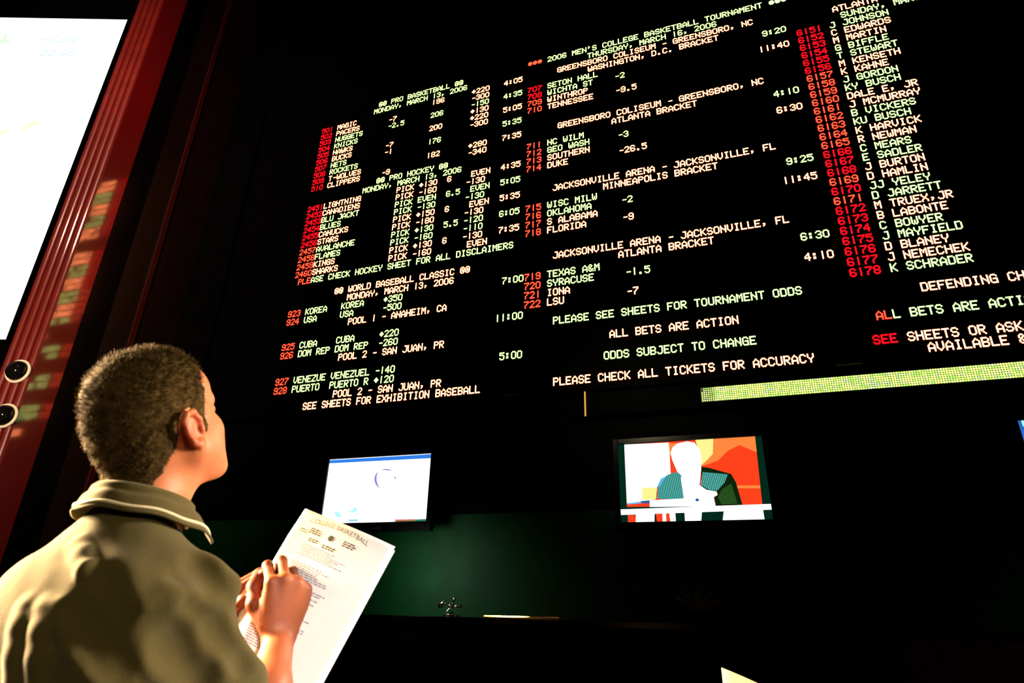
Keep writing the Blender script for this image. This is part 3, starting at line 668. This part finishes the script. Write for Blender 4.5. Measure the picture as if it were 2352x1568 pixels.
def head(f, ears=True):
    f.ell(hw(0, -.008, .045), (.073, .091, .082), HR, .02)
    f.ell(hw(0, -.035, .005), (.066, .070, .060), HR, .03)
    f.ell(hw(0, .040, -.020), (.061, .052, .080), HR, .03)
    f.ell(hw(0, .062, .050), (.054, .030, .040), HR, .03)
    for s_ in (-1, 1):
        f.cone(hw(s_ * .055, .004, -.050), hw(s_ * .022, .070, -.104), .020, .016, .03)
        f.ell(hw(s_ * .046, .052, -.028), (.022, .026, .022), HR, .02)
        f.cone(hw(s_ * .012, .088, .018), hw(s_ * .046, .072, .020), .009, .008, .012)
        f.cone(hw(s_ * .056, .005, -.03), hw(s_ * .050, .040, -.055), .018, .016, .03)
    f.ell(hw(0, .055, -.075), (.045, .034, .040), HR, .03)
    f.ell(hw(0, .079, -.106), (.020, .015, .014), HR, .02)
    for s_ in (-1, 1): f.ell(hw(s_ * .032, .096, .002), (.015, .012, .011), HR, .012, 's')
    for s_ in (-1, 1): f.ell(hw(s_ * .032, .078, .001), (.0125, .0125, .0115), HR, .004)
    f.cone(hw(0, .088, .008), hw(0, .112, -.032), .0085, .0115, .012)
    for s_ in (-1, 1): f.ell(hw(s_ * .011, .100, -.036), (.008, .010, .008), HR, .008)
    f.ell(hw(0, .093, -.060), (.022, .009, .005), HR, .006); f.ell(hw(0, .091, -.071), (.019, .009, .006), HR, .006)
    f.ell(hw(0, .104, -.0655), (.020, .006, .0015), HR, .003, 's')
    if ears:
        for s_ in (-1, 1):
            ER = HR @ rot('Z', s_ * 5) @ rot('X', 10)
            c = hw(s_ * .079, -.012, -.002)
            def el(x, y, z): return c + ER @ np.array([s_ * x, y, z])
            f.ell(c, (.0055, .017, .029), ER, .008)
            pts = [(.004, .014, -.012), (.005, .017, .008), (.006, .010, .026), (.008, -.006, .030), (.009, -.018, .022), (.009, -.020, .004), (.007, -.014, -.016), (.004, -.003, -.029), (.001, .006, -.026)]
            for a_, b_ in zip(pts[:-1], pts[1:]): f.cone(el(*a_), el(*b_), .0048, .0048, .004)
            f.ell(el(.004, .0, -.026), (.005, .008, .009), ER, .005)
            f.ell(el(.011, .004, -.002), (.007, .009, .015), ER, .005, 's')
            f.cone(el(.006, .013, -.004), el(.006, .012, -.010), .004, .004, .004)
    nb = tw(0, -.012, 1.46)
    f.cone(nb, hw(0, -.022, -.045), .058, .054, .03)
    f.cone(tw(0, .012, 1.46), hw(0, .010, -.070), .045, .040, .035)
def torso(f, g=0.0, k=.05):
    f.ell(tw(0, 0, 1.27), (.128 + g, .103 + g, .215 + g), TR, k)
    f.ell(tw(0, -.028, 1.35), (.112 + g, .080 + g, .115 + g), TR, k)
    f.ell(tw(0, .005, 1.06), (.140 + g, .108 + g, .20 + g), TR, k)
    for s_ in (-1, 1):
        f.cone(tw(s_ * .03, -.014, 1.462), tw(s_ * (.078 if s_ > 0 else .112), .004, 1.392), .040 + g * .6, .046 + g, k)
        f.ell(tw(.092, .022, 1.372) if s_ > 0 else tw(-.136, .01, 1.380), (.048 + g, .054 + g, .060 + g), TR, k)
        f.ell(tw(s_ * .070, -.076, 1.33), (.065 + g * .5, .035 + g * .5, .085 + g), TR, k)

def norm(v): v = np.array(v, float); return v / np.linalg.norm(v)
def hand(f, W, d, n, side, spec, thumb, sc=1.0):
    """W wrist, d towards the knuckles, n out of the back of the hand, side*l = thumb side"""
    d = norm(d); n = norm(np.array(n) - d * np.dot(n, d)); l = np.cross(d, n) * side
    mc = []
    for lat, fwd, up in ((.031, .088, -.002), (.010, .094, .003), (-.012, .089, .002), (-.031, .079, -.004)):
        p = W + (d * fwd + l * lat + n * up) * sc; mc.append(p)
        f.cone(W + (l * lat * .55 + d * .006) * sc, p, .0145 * sc, .0120 * sc, .014)
    f.ell(W + (d * .05 - n * .004) * sc, (.040 * sc, .046 * sc, .014 * sc), np.stack([l, d, n], 1), .015)
    ln = [(.044, .026, .021), (.048, .030, .022), (.044, .028, .022), (.035, .021, .019)]
    rr = [.0098, .0100, .0094, .0084]
    tips = []
    for i in range(4):
        a1, a2, a3, sp = spec[i]; p = mc[i]; ang = 0; dirn = norm(d + l * sp)
        r0 = rr[i] * sc
        for j, (L_, a_) in enumerate(zip(ln[i], (a1, a2, a3))):
            ang += math.radians(a_); v = dirn * math.cos(ang) - n * math.sin(ang); q = p + v * L_ * sc
            f.cone(p, q, r0 * (1 - .07 * j), r0 * (.93 - .07 * j), .005); p = q
        tips.append(p)
    t0 = W + (d * .022 + l * .026 - n * .006) * sc
    p = t0
    for (L_, dv, r0, r1) in thumb:
        v = norm(d * dv[0] + l * dv[1] + n * dv[2]); q = p + v * L_ * sc; f.cone(p, q, r0 * sc, r1 * sc, .010); p = q
    tips.append(p)
    return mc, tips

# paper frame: corner at the top left, u to the right, v down the sheet, pn out of the printed face
PTL, PTR, PBR = [at_plane(x, y, at_depth(745, 1370, 1.205), norm((.25, -.933, .259))) for x, y in ((700, 1166), (902, 1250), (735, 1568))]
pn = norm((.25, -.933, .259)); pu = norm(PTR - PTL); pv = norm(np.cross(pn, pu)); pv = pv if pv[2] < 0 else -pv
PW = np.linalg.norm(PTR - PTL); PL = .345

# body --------------------------------------------------------------
fb = Field((-1.24, .50, .98), (-.50, 1.34, 1.86), .003)
torso(fb, -.030); head(fb)
fb.cone(SHR, ELR, .047, .040, .03); fb.cone(ELR, ELR * .45 + WRR * .55, .043, .037, .02); fb.cone(ELR * .45 + WRR * .55, WRR, .037, .026, .02)
fb.cone(SHL, ELL, .047, .040, .03); fb.cone(ELL, WRL, .042, .027, .02)
dR = norm(at_depth(664, 1345, 1.19) - WRR); nR = norm(np.array([0, .45, 1.40]) - WRR + np.array([.05, 0, -.05]))
RIGHT_SPEC = [(54, 84, 42, .08), (52, 88, 46, .02), (66, 90, 50, -.06), (76, 90, 50, -.16)]
fb_r = hand(fb, WRR, dR, nR, -1, RIGHT_SPEC, [(.040, (.75, .55, -.45), .0145, .0125), (.032, (.85, .05, -.60), .0118, .0108), (.024, (.75, -.25, -.65), .0105, .0090)], 1.08)
dL = norm(at_depth(545, 1350, 1.25) - WRL); nL = norm(np.array([-.80, -.60, -.05]))
fb_l = hand(fb, WRL, dL, nL, 1, [(38, 40, 25, .05), (40, 42, 28, 0), (44, 44, 28, 0), (48, 44, 28, -.05)], [(.038, (.80, .60, -.10), .0140, .0125), (.030, (.80, .30, -.50), .0120, .0110), (.024, (.45, -.05, -.85), .0108, .0090)])
Pb, Qb = fb.mesh()
# lower body joined to the same mesh (hidden by the clothes)
fl = Field((-1.22, .45, -.01), (-.52, 1.16, 1.02), .008)
fl.ell(tw(0, -.01, .95), (.160, .118, .13), TR, .04)
FTR, FTL = tw(.11, -.02, .06), tw(-.11, .04, .06)
for s_, ft in ((1, FTR), (-1, FTL)):
    hp = tw(s_ * .095, -.005, .90); kn = (hp + ft) / 2 + np.array([0, .03, .02])
    fl.cone(hp, kn, .085, .056, .04); fl.cone(kn, ft + [0, 0, .03], .055, .038, .03); fl.cone(ft, ft + TR @ np.array([0, .14, -.02]), .040, .030, .03)
Pl, Ql = fl.mesh()
body = fast_mesh('body', np.concatenate([Pb, Pl]), np.concatenate([Qb, Ql + len(Pb)]), M_skin, man)
tone = np.ones((len(body.data.vertices), 4)); VB = np.empty(len(body.data.vertices) * 3, np.float32); body.data.vertices.foreach_get('co', VB); VB = VB.reshape(-1, 3)
for e_, w_ in ((ELR, WRR), (ELL, WRL)):
    ax_ = w_ - e_; t_ = ((VB - e_) @ ax_) / (ax_ @ ax_); dist = np.linalg.norm(VB - e_ - np.clip(t_, 0, 1.7)[:, None] * ax_, axis=1)
    kk = np.clip((t_ + .2) / .4, 0, 1) * (dist < .14) * (VB[:, 1] > .80)
    tone[:, :3] *= 1 + kk[:, None] * (np.array([.58, .45, .36]) - 1)
for s_ in (-1, 1):
    dd = np.linalg.norm(VB - hw(s_ * .085, -.016, -.002), axis=1); kk = np.clip((.036 - dd) / .012, 0, 1)
    tone[:, :3] *= 1 + kk[:, None] * (np.array([1.0, .66, .60]) - 1)
ca = body.data.color_attributes.new('tone', 'FLOAT_COLOR', 'POINT'); ca.data.foreach_set('color', tone.astype(np.float32).ravel())
body['label'] = 'bare head, neck, forearms and hands'

# hair --------------------------------------------------------------
fh = Field(HO - .16, HO + .16, .0028)
head(fh, False)
Xh, Yh, Zh = fh.coords()
Lh = [(Xh - HO[0]) * HR[0, i] + (Yh - HO[1]) * HR[1, i] + (Zh - HO[2]) * HR[2, i] for i in range(3)]
HP = [(.060, .130), (.074, .098), (.070, .080), (.052, .062), (.047, .030), (.036, .010), (.031, -.012), (.022, -.020), (.012, -.016), (.012, .016), (.003, .030), (-.018, .032), (-.030, .016), (-.034, -.016), (-.048, -.036), (-.064, -.052), (-.085, -.066), (-.15, -.075), (-.15, .15), (.05, .15)]
def poly_sdf(u, v, P):
    d = np.full(u.shape, 9.0); sgn = np.ones(u.shape)
    for (ax, ay), (bx, by) in zip(P, P[1:] + P[:1]):
        ex, ey = bx - ax, by - ay; wx, wy = u - ax, v - ay
        t = np.clip((wx * ex + wy * ey) / (ex * ex + ey * ey), 0, 1); d = np.minimum(d, (wx - t * ex) ** 2 + (wy - t * ey) ** 2)
        c1 = v >= ay; c2 = v < by; c3 = ex * wy > ey * wx
        sgn = np.where((c1 & c2 & c3) | (~c1 & ~c2 & ~c3), -sgn, sgn)
    return np.sqrt(d) * sgn
D2 = poly_sdf(Lh[1] + .004 * vnoise(Xh, Yh, Zh, 160, 3), Lh[2] + .004 * vnoise(Xh, Yh, Zh, 170, 4), HP)
topf = np.clip((Lh[2] - .02) / .09, 0, 1)
thick = (.0025 + .006 * topf) * np.clip(-D2 / .022, 0, 1) ** .7 + .0012
thick = thick + .0016 * vnoise(Xh, Yh, Zh, 240, 7) * np.clip(-D2 / .02, 0, 1) + .0022 * topf * vnoise(Xh, Yh, Zh, 90, 8)
shell = fh.F - thick
fh.F = np.maximum(shell, D2).astype(np.float32)
fh.F = np.maximum(fh.F, -(fh.F * 0 + 1) * .2)
Ph, Qh = fh.mesh()
hair = fast_mesh('hair', Ph, Qh, M_hair, man)
hair['label'] = 'short dark brown hair'
# short strands rooted all over the cropped hair
gi = np.clip(((Ph - fh.lo) / fh.h).round().astype(int), 1, fh.n - 2)
gr = np.stack([fh.F[tuple((gi + e).T)] - fh.F[tuple((gi - e).T)] for e in np.eye(3, dtype=int)], 1); gr /= np.linalg.norm(gr, axis=1)[:, None] + 1e-9
loc = (Ph - HO) @ HR
ok = np.where(poly_sdf(loc[:, 1], loc[:, 2], HP) < -.001)[0]
pick = RNG.choice(ok, 15000)
comb = HR @ np.array([0, -.35, -.8])
root = Ph[pick] + RNG.normal(0, .001, (len(pick), 3)); nn = gr[pick]
tf = np.clip((loc[pick, 2] - .03) / .08, 0, 1)[:, None]
fwdc = (HR @ np.array([.15, .75, .2]))[None, :]
dirs = nn * .55 + (comb[None, :] * (1 - tf) + fwdc * tf) * .75 + RNG.normal(0, .28, nn.shape); dirs /= np.linalg.norm(dirs, axis=1)[:, None]
ln_ = (.0055 + .007 * tf) * RNG.uniform(.6, 1.3, (len(pick), 1))
sd = np.cross(dirs, nn); sd /= np.linalg.norm(sd, axis=1)[:, None] + 1e-9; wd_ = .00042
base = root - nn * .0012
SV = np.stack([base - sd * wd_, base + sd * wd_, root + dirs * ln_ * .6 + sd * wd_ * .8, root + dirs * ln_ * .6 - sd * wd_ * .8], 1).reshape(-1, 3)
SQ = np.arange(len(SV)).reshape(-1, 4)
strands = fast_mesh('hair_strands', SV, SQ, M_hair, hair); strands['kind'] = 'stuff'

# polo shirt ---------------------------------------------------------
fs = Field((-1.26, .50, .86), (-.52, 1.14, 1.62), .0032)
torso(fs, .014, .05)
fs.ell(tw(0, 0, 1.0), (.168, .130, .20), TR, .05)
slR = SHR + (ELR - SHR) * .80; slL = SHL + (ELL - SHL) * .80
fs.cone(SHR, slR, .062, .066, .035); fs.cone(SHL, slL, .062, .064, .035)
fs.cone(tw(0, -.012, 1.455), tw(0, -.012, 1.485), .068, .058, .02)
FOLDS = []   # (list of pixels) ridges of cloth on the back
def surf(px, py):
    d = ray(px, py); d = d / np.linalg.norm(d); o = np.array([0, 0, CZ])
    ts = np.arange(.55, 1.6, .0015); P = o + ts[:, None] * d
    I = ((P - fs.lo) / fs.h).round().astype(int)
    okk = np.all((I >= 0) & (I < fs.n), axis=1); v = np.full(len(ts), 1.0); v[okk] = fs.F[tuple(I[okk].T)]
    k = np.argmax(v < 0)
    return (P[k] if v[k] < 0 else None), d
F0 = fs.F.copy()
def fold(pts, r, out, mode='u', k=.022):
    S_ = []; W_s = []
    for i, (x, y) in enumerate(pts):
        q, d = surf(x, y)
        if q is None: continue
        w = min(1, .04 + .22 * i); 
        S_.append(q + d * (r - out * .9 * w) if mode == 'u' else q - d * (r - out * .62 * w))
    return [(a, b_, r, mode, k) for a, b_ in zip(S_[:-1], S_[1:])]
OPS = []
for pts, r, out, *kk_ in ((((186, 1255), (194, 1280), (201, 1310), (210, 1340), (222, 1380), (238, 1430), (250, 1480), (262, 1527), (300, 1566)), .012, .019, .010),
                    (((140, 1395), (158, 1440), (182, 1490), (215, 1530), (256, 1566)), .012, .017, .010),
                    (((70, 1400), (58, 1440), (48, 1500), (40, 1565)), .014, .010, .014), (((112, 1400), (104, 1450), (96, 1510), (90, 1565)), .014, .009, .014),
                    (((425, 1335), (385, 1385), (335, 1430)), .024, .007), (((400, 1380), (450, 1430), (520, 1495), (578, 1552)), .020, .008),
                    (((470, 1310), (520, 1345), (548, 1400)), .020, .006), (((330, 1440), (360, 1500), (385, 1560)), .026, .006)):
    OPS += fold(pts, r, out, 'u', kk_[0] if kk_ else .022)
for pts, r, out, *kk_ in ((((222, 1320), (244, 1380), (262, 1440), (280, 1500), (300, 1545)), .022, .012), (((165, 1400), (190, 1450), (220, 1495), (262, 1540)), .020, .011),
                    (((455, 1395), (510, 1450), (565, 1515)), .020, .009), (((370, 1440), (420, 1490), (470, 1560)), .026, .008), (((430, 1300), (470, 1290), (505, 1330)), .02, .004)):
    OPS += fold(pts, r, out, 's')
for a, b_, r, md, k in OPS: fs.cone(a, b_, r, r, k, md)
# sleeve openings
aR = norm(ELR - SHR); aL = norm(ELL - SHL)
for sl_, ax_, sh in ((slR, aR, SHR), (slL, aL, SHL)):
    q = fs.sub(sl_ - .12, sl_ + .14, 0)
    sl, x, y, z = q; t = (x - sl_[0]) * ax_[0] + (y - sl_[1]) * ax_[1] + (z - sl_[2]) * ax_[2]
    rad = np.sqrt((x - sl_[0] - t * ax_[0]) ** 2 + (y - sl_[1] - t * ax_[1]) ** 2 + (z - sl_[2] - t * ax_[2]) ** 2)
    fs.F[sl] = np.where(rad < .11, np.maximum(fs.F[sl], t - .022), fs.F[sl])
    fs.cone(sl_ + ax_ * .0, sl_ + ax_ * .10, .058, .060, .004, 's')
Xs, Ys, Zs = fs.coords()
sel = np.abs(fs.F) < .03
fs.F[sel] += (.0022 * vnoise(Xs[sel], Ys[sel], Zs[sel], 28, 11) + .0010 * vnoise(Xs[sel], Ys[sel], Zs[sel], 70, 12)).astype(np.float32)
fs.F = np.maximum(fs.F, (.895 - Zs + .006 * np.sin(Xs * 30)).astype(np.float32))
Ps, Qs = fs.mesh()
polo = fast_mesh('polo_shirt', Ps, Qs, M_polo, man)

# collar: inner band, fold, outer leaf; phi = 0 at the nape, + towards his right
CC = tw(.0, -.004, 0)
NPH = 61
def col_ring(t, u):
    ph = math.radians(-152 + 304 * t); a = abs(ph) / math.radians(152)
    zt = 1.553 + TZ - .014 * (1 - math.cos(ph)) / 2 - .004 * a
    rx, ry = .0590, .0610
    flare = .012 + .026 * a ** 2
    drop = .041 + .012 * a ** 2
    prof = [(-.004, -.055), (-.003, -.03), (-.001, -.008), (.0015, -.001), (.005, 0), (.0085, -.003), (.0105, -.012), (.012 + flare * .35, -.45 * drop), (.012 + flare * .75, -.8 * drop), (.012 + flare, -drop)]
    i = min(int(u), len(prof) - 2); f = u - i
    dr = prof[i][0] * (1 - f) + prof[i + 1][0] * f; dz_ = prof[i][1] * (1 - f) + prof[i + 1][1] * f
    dz_ += .0015 * math.sin(ph * 7) * (1 if u > 5 else 0)
    R_ = TR @ np.array([math.sin(ph) * (rx + dr), -math.cos(ph) * (ry + dr) + .020 * a ** 2, 0])
    return np.array([CC[0] + R_[0], CC[1] + R_[1], zt + dz_])
NU = 28
CV = [col_ring(i / (NPH - 1), 9 * j / (NU - 1)) for i in range(NPH) for j in range(NU)]
CF = [(i * NU + j, i * NU + j + 1, (i + 1) * NU + j + 1, (i + 1) * NU + j) for i in range(NPH - 1) for j in range(NU - 1)]
co_ = mesh_obj('collar', CV, CF, M_polo, polo, True); sm = co_.modifiers.new('s', 'SOLIDIFY'); sm.thickness = .0032; sm.offset = 0
b = MB()
pp = []
for i in range(NPH):
    t = i / (NPH - 1); p = Vector(col_ring(t, 8.0)); c_ = Vector((CC[0], CC[1], p.z)); pp.append(p + (p - c_).normalized() * .0016)
b.tube(pp, .0027, 8)
cpi = b.build('collar_piping', M_piping, polo, True); cpi['label'] = 'cream piping line'
pb_ = at_depth(432, 1204, 1.03)
b = MB(); b.lathe(pb_, norm([.5, .3, -.2]), [(0, -.002), (.0075, -.002), (.0085, 0), (.0075, .002), (0, .002)], 20)
b.obox(pb_ + np.array([.006, .002, .004]), [norm([.8, .3, .35]), norm([-.3, .9, 0]), norm([-.35, 0, .9])], [.011, .002, .005])
b.build('placket_button', M_piping, polo, True)['label'] = 'cream button tab under the collar'

# trousers and shoes
ft_ = Field((-1.24, .45, .04), (-.50, 1.20, 1.06), .007)
ft_.ell(tw(0, -.01, .95), (.172, .130, .15), TR, .04)
for s_, ft in ((1, FTR), (-1, FTL)):
    hp = tw(s_ * .095, -.005, .90); kn = (hp + ft) / 2 + np.array([0, .03, .02])
    ft_.cone(hp, kn, .098, .078, .04); ft_.cone(kn, ft + [0, 0, .03], .076, .070, .03)
Xs, Ys, Zs = ft_.coords()
ft_.F = np.maximum(ft_.F, (Zs - 1.0).astype(np.float32)); ft_.F = np.maximum(ft_.F, (.055 - Zs).astype(np.float32))
Pt, Qt = ft_.mesh(); fast_mesh('trousers', Pt, Qt, M_trouser, man)
for ft in (FTR, FTL):
    fo = Field(ft - [.12, .16, .065], ft + [.12, .30, .08], .005)
    fo.cone(ft + TR @ np.array([0, -.05, -.015]), ft + TR @ np.array([0, .17, -.022]), .046, .040, .02); fo.cone(ft, ft + [0, 0, .04], .045, .048, .02)
    Xs, Ys, Zs = fo.coords(); fo.F = np.maximum(fo.F, (.002 - Zs).astype(np.float32)); fo.F = np.maximum(fo.F, (Zs - .11).astype(np.float32))
    Po, Qo = fo.mesh(); fast_mesh('shoe', Po, Qo, M_shoe, man)

# ------------------------------------------------------------------ the paper sheets he holds
sheet = thing('paper_sheet', 'tilted white printed sheets held up in both hands of the man', 'paper', PTL + pu * PW / 2 + pv * PL)
def edge(v): 
    return float(np.interp(v, [0, .06, .125, .155, .19, .24, .30, .36], [0, 0, .004, -.018, -.022, .010, .060, .085]))
def ppt(u, v, off=0.0):
    s_ = u / PW; a = max(0.0, 1 - s_ / .40)
    bul = np.interp(v, [0, .10, .16, .22, .36], [0, .0, .018, .034, .045]) * math.sin(math.pi * min(s_ / .40, 1)) * (1 if s_ < .4 else 0)
    crv = -.010 * (s_ - .5) ** 2 * 4 * (1 - .5 * v / PL)
    return PTL + pu * (u + edge(v) * a ** 1.2) + pv * v + pn * (off + bul * .6 + crv + .006 * a * a)
def sheet_mesh(name, du, dv, off, label=None):
    NUu, NVv = 26, 40; V = []; F = []
    for j in range(NVv + 1):
        for i in range(NUu + 1): V.append(ppt(PW * i / NUu, PL * j / NVv, off) + pu * du + pv * dv)
    for j in range(NVv):
        for i in range(NUu):
            k = j * (NUu + 1) + i; F.append((k, k + NUu + 1, k + NUu + 2, k + 1))
    o = mesh_obj(name, V, F, M_paper, sheet, True); s_ = o.modifiers.new('s', 'SOLIDIFY'); s_.thickness = .0004; s_.offset = 0
    return o
front = sheet_mesh('front_sheet', 0, 0, 0)
sheet_mesh('back_sheet', .0045, .006, -.006); sheet_mesh('back_sheet', .002, -.001, -.003)
def pin(name, txt, size, u0, v0, arc_=0.0, sx=1.0, M=None):
    Vt, Ft = text_mesh(txt, size)
    return mesh_obj(name, [ppt(u0 + x * sx, v0 - y - arc_ * (1 - ((x * sx) / .07 - 1) ** 2), .0009) for x, y, z in Vt], Ft, M or M_inkdark, front)
pin('print_heading', 'COLLEGE BASKETBALL', .0135, .026, .022, .006, 1.02)
def lines(name, u0, v0, rows, wmin, wmax, pitch, h, M, indent=0.0):
    V = []; F = []
    for r in range(rows):
        u = u0 + random.uniform(0, indent); end = u0 + random.uniform(wmin, wmax)
        while u < end:
            L_ = min(random.uniform(.004, .013), end - u)
            if L_ < .002: break
            n0 = len(V); v = v0 + r * pitch
            V += [ppt(u, v, .0009), ppt(u, v + h, .0009), ppt(u + L_, v + h, .0009), ppt(u + L_, v, .0009)]; F.append((n0, n0 + 1, n0 + 2, n0 + 3)); u += L_ + .0018
    mesh_obj(name, V, F, M, front)
lines('print_block', .038, .030, 3, .022, .030, .0042, .0026, M_inkdark); lines('print_block', .016, .038, 2, .012, .018, .0045, .0020, M_inkdark); lines('print_block', .046, .050, 2, .020, .026, .0040, .0024, M_inkdark)
lines('print_block', .118, .030, 3, .026, .034, .0042, .0026, M_inkdark); lines('print_block', .080, .052, 2, .030, .036, .0042, .0028, M_inkdark)
for v0, rows, wd in ((.064, 6, .125), (.100, 7, .118), (.140, 8, .120), (.186, 8, .110), (.232, 8, .105), (.278, 7, .11)):
    lines('print_block', .036, v0, rows, wd * .55, wd, .0041, .0017, M_ink, .01)
b = MB(); vs_ = [ppt(.089 + .0062 * math.cos(2 * math.pi * k / 20), .036 + .0062 * math.sin(2 * math.pi * k / 20), .0009) for k in range(20)]
b.add(vs_, [tuple(range(19, -1, -1))]); b.build('print_badge', M_inkdark, front)
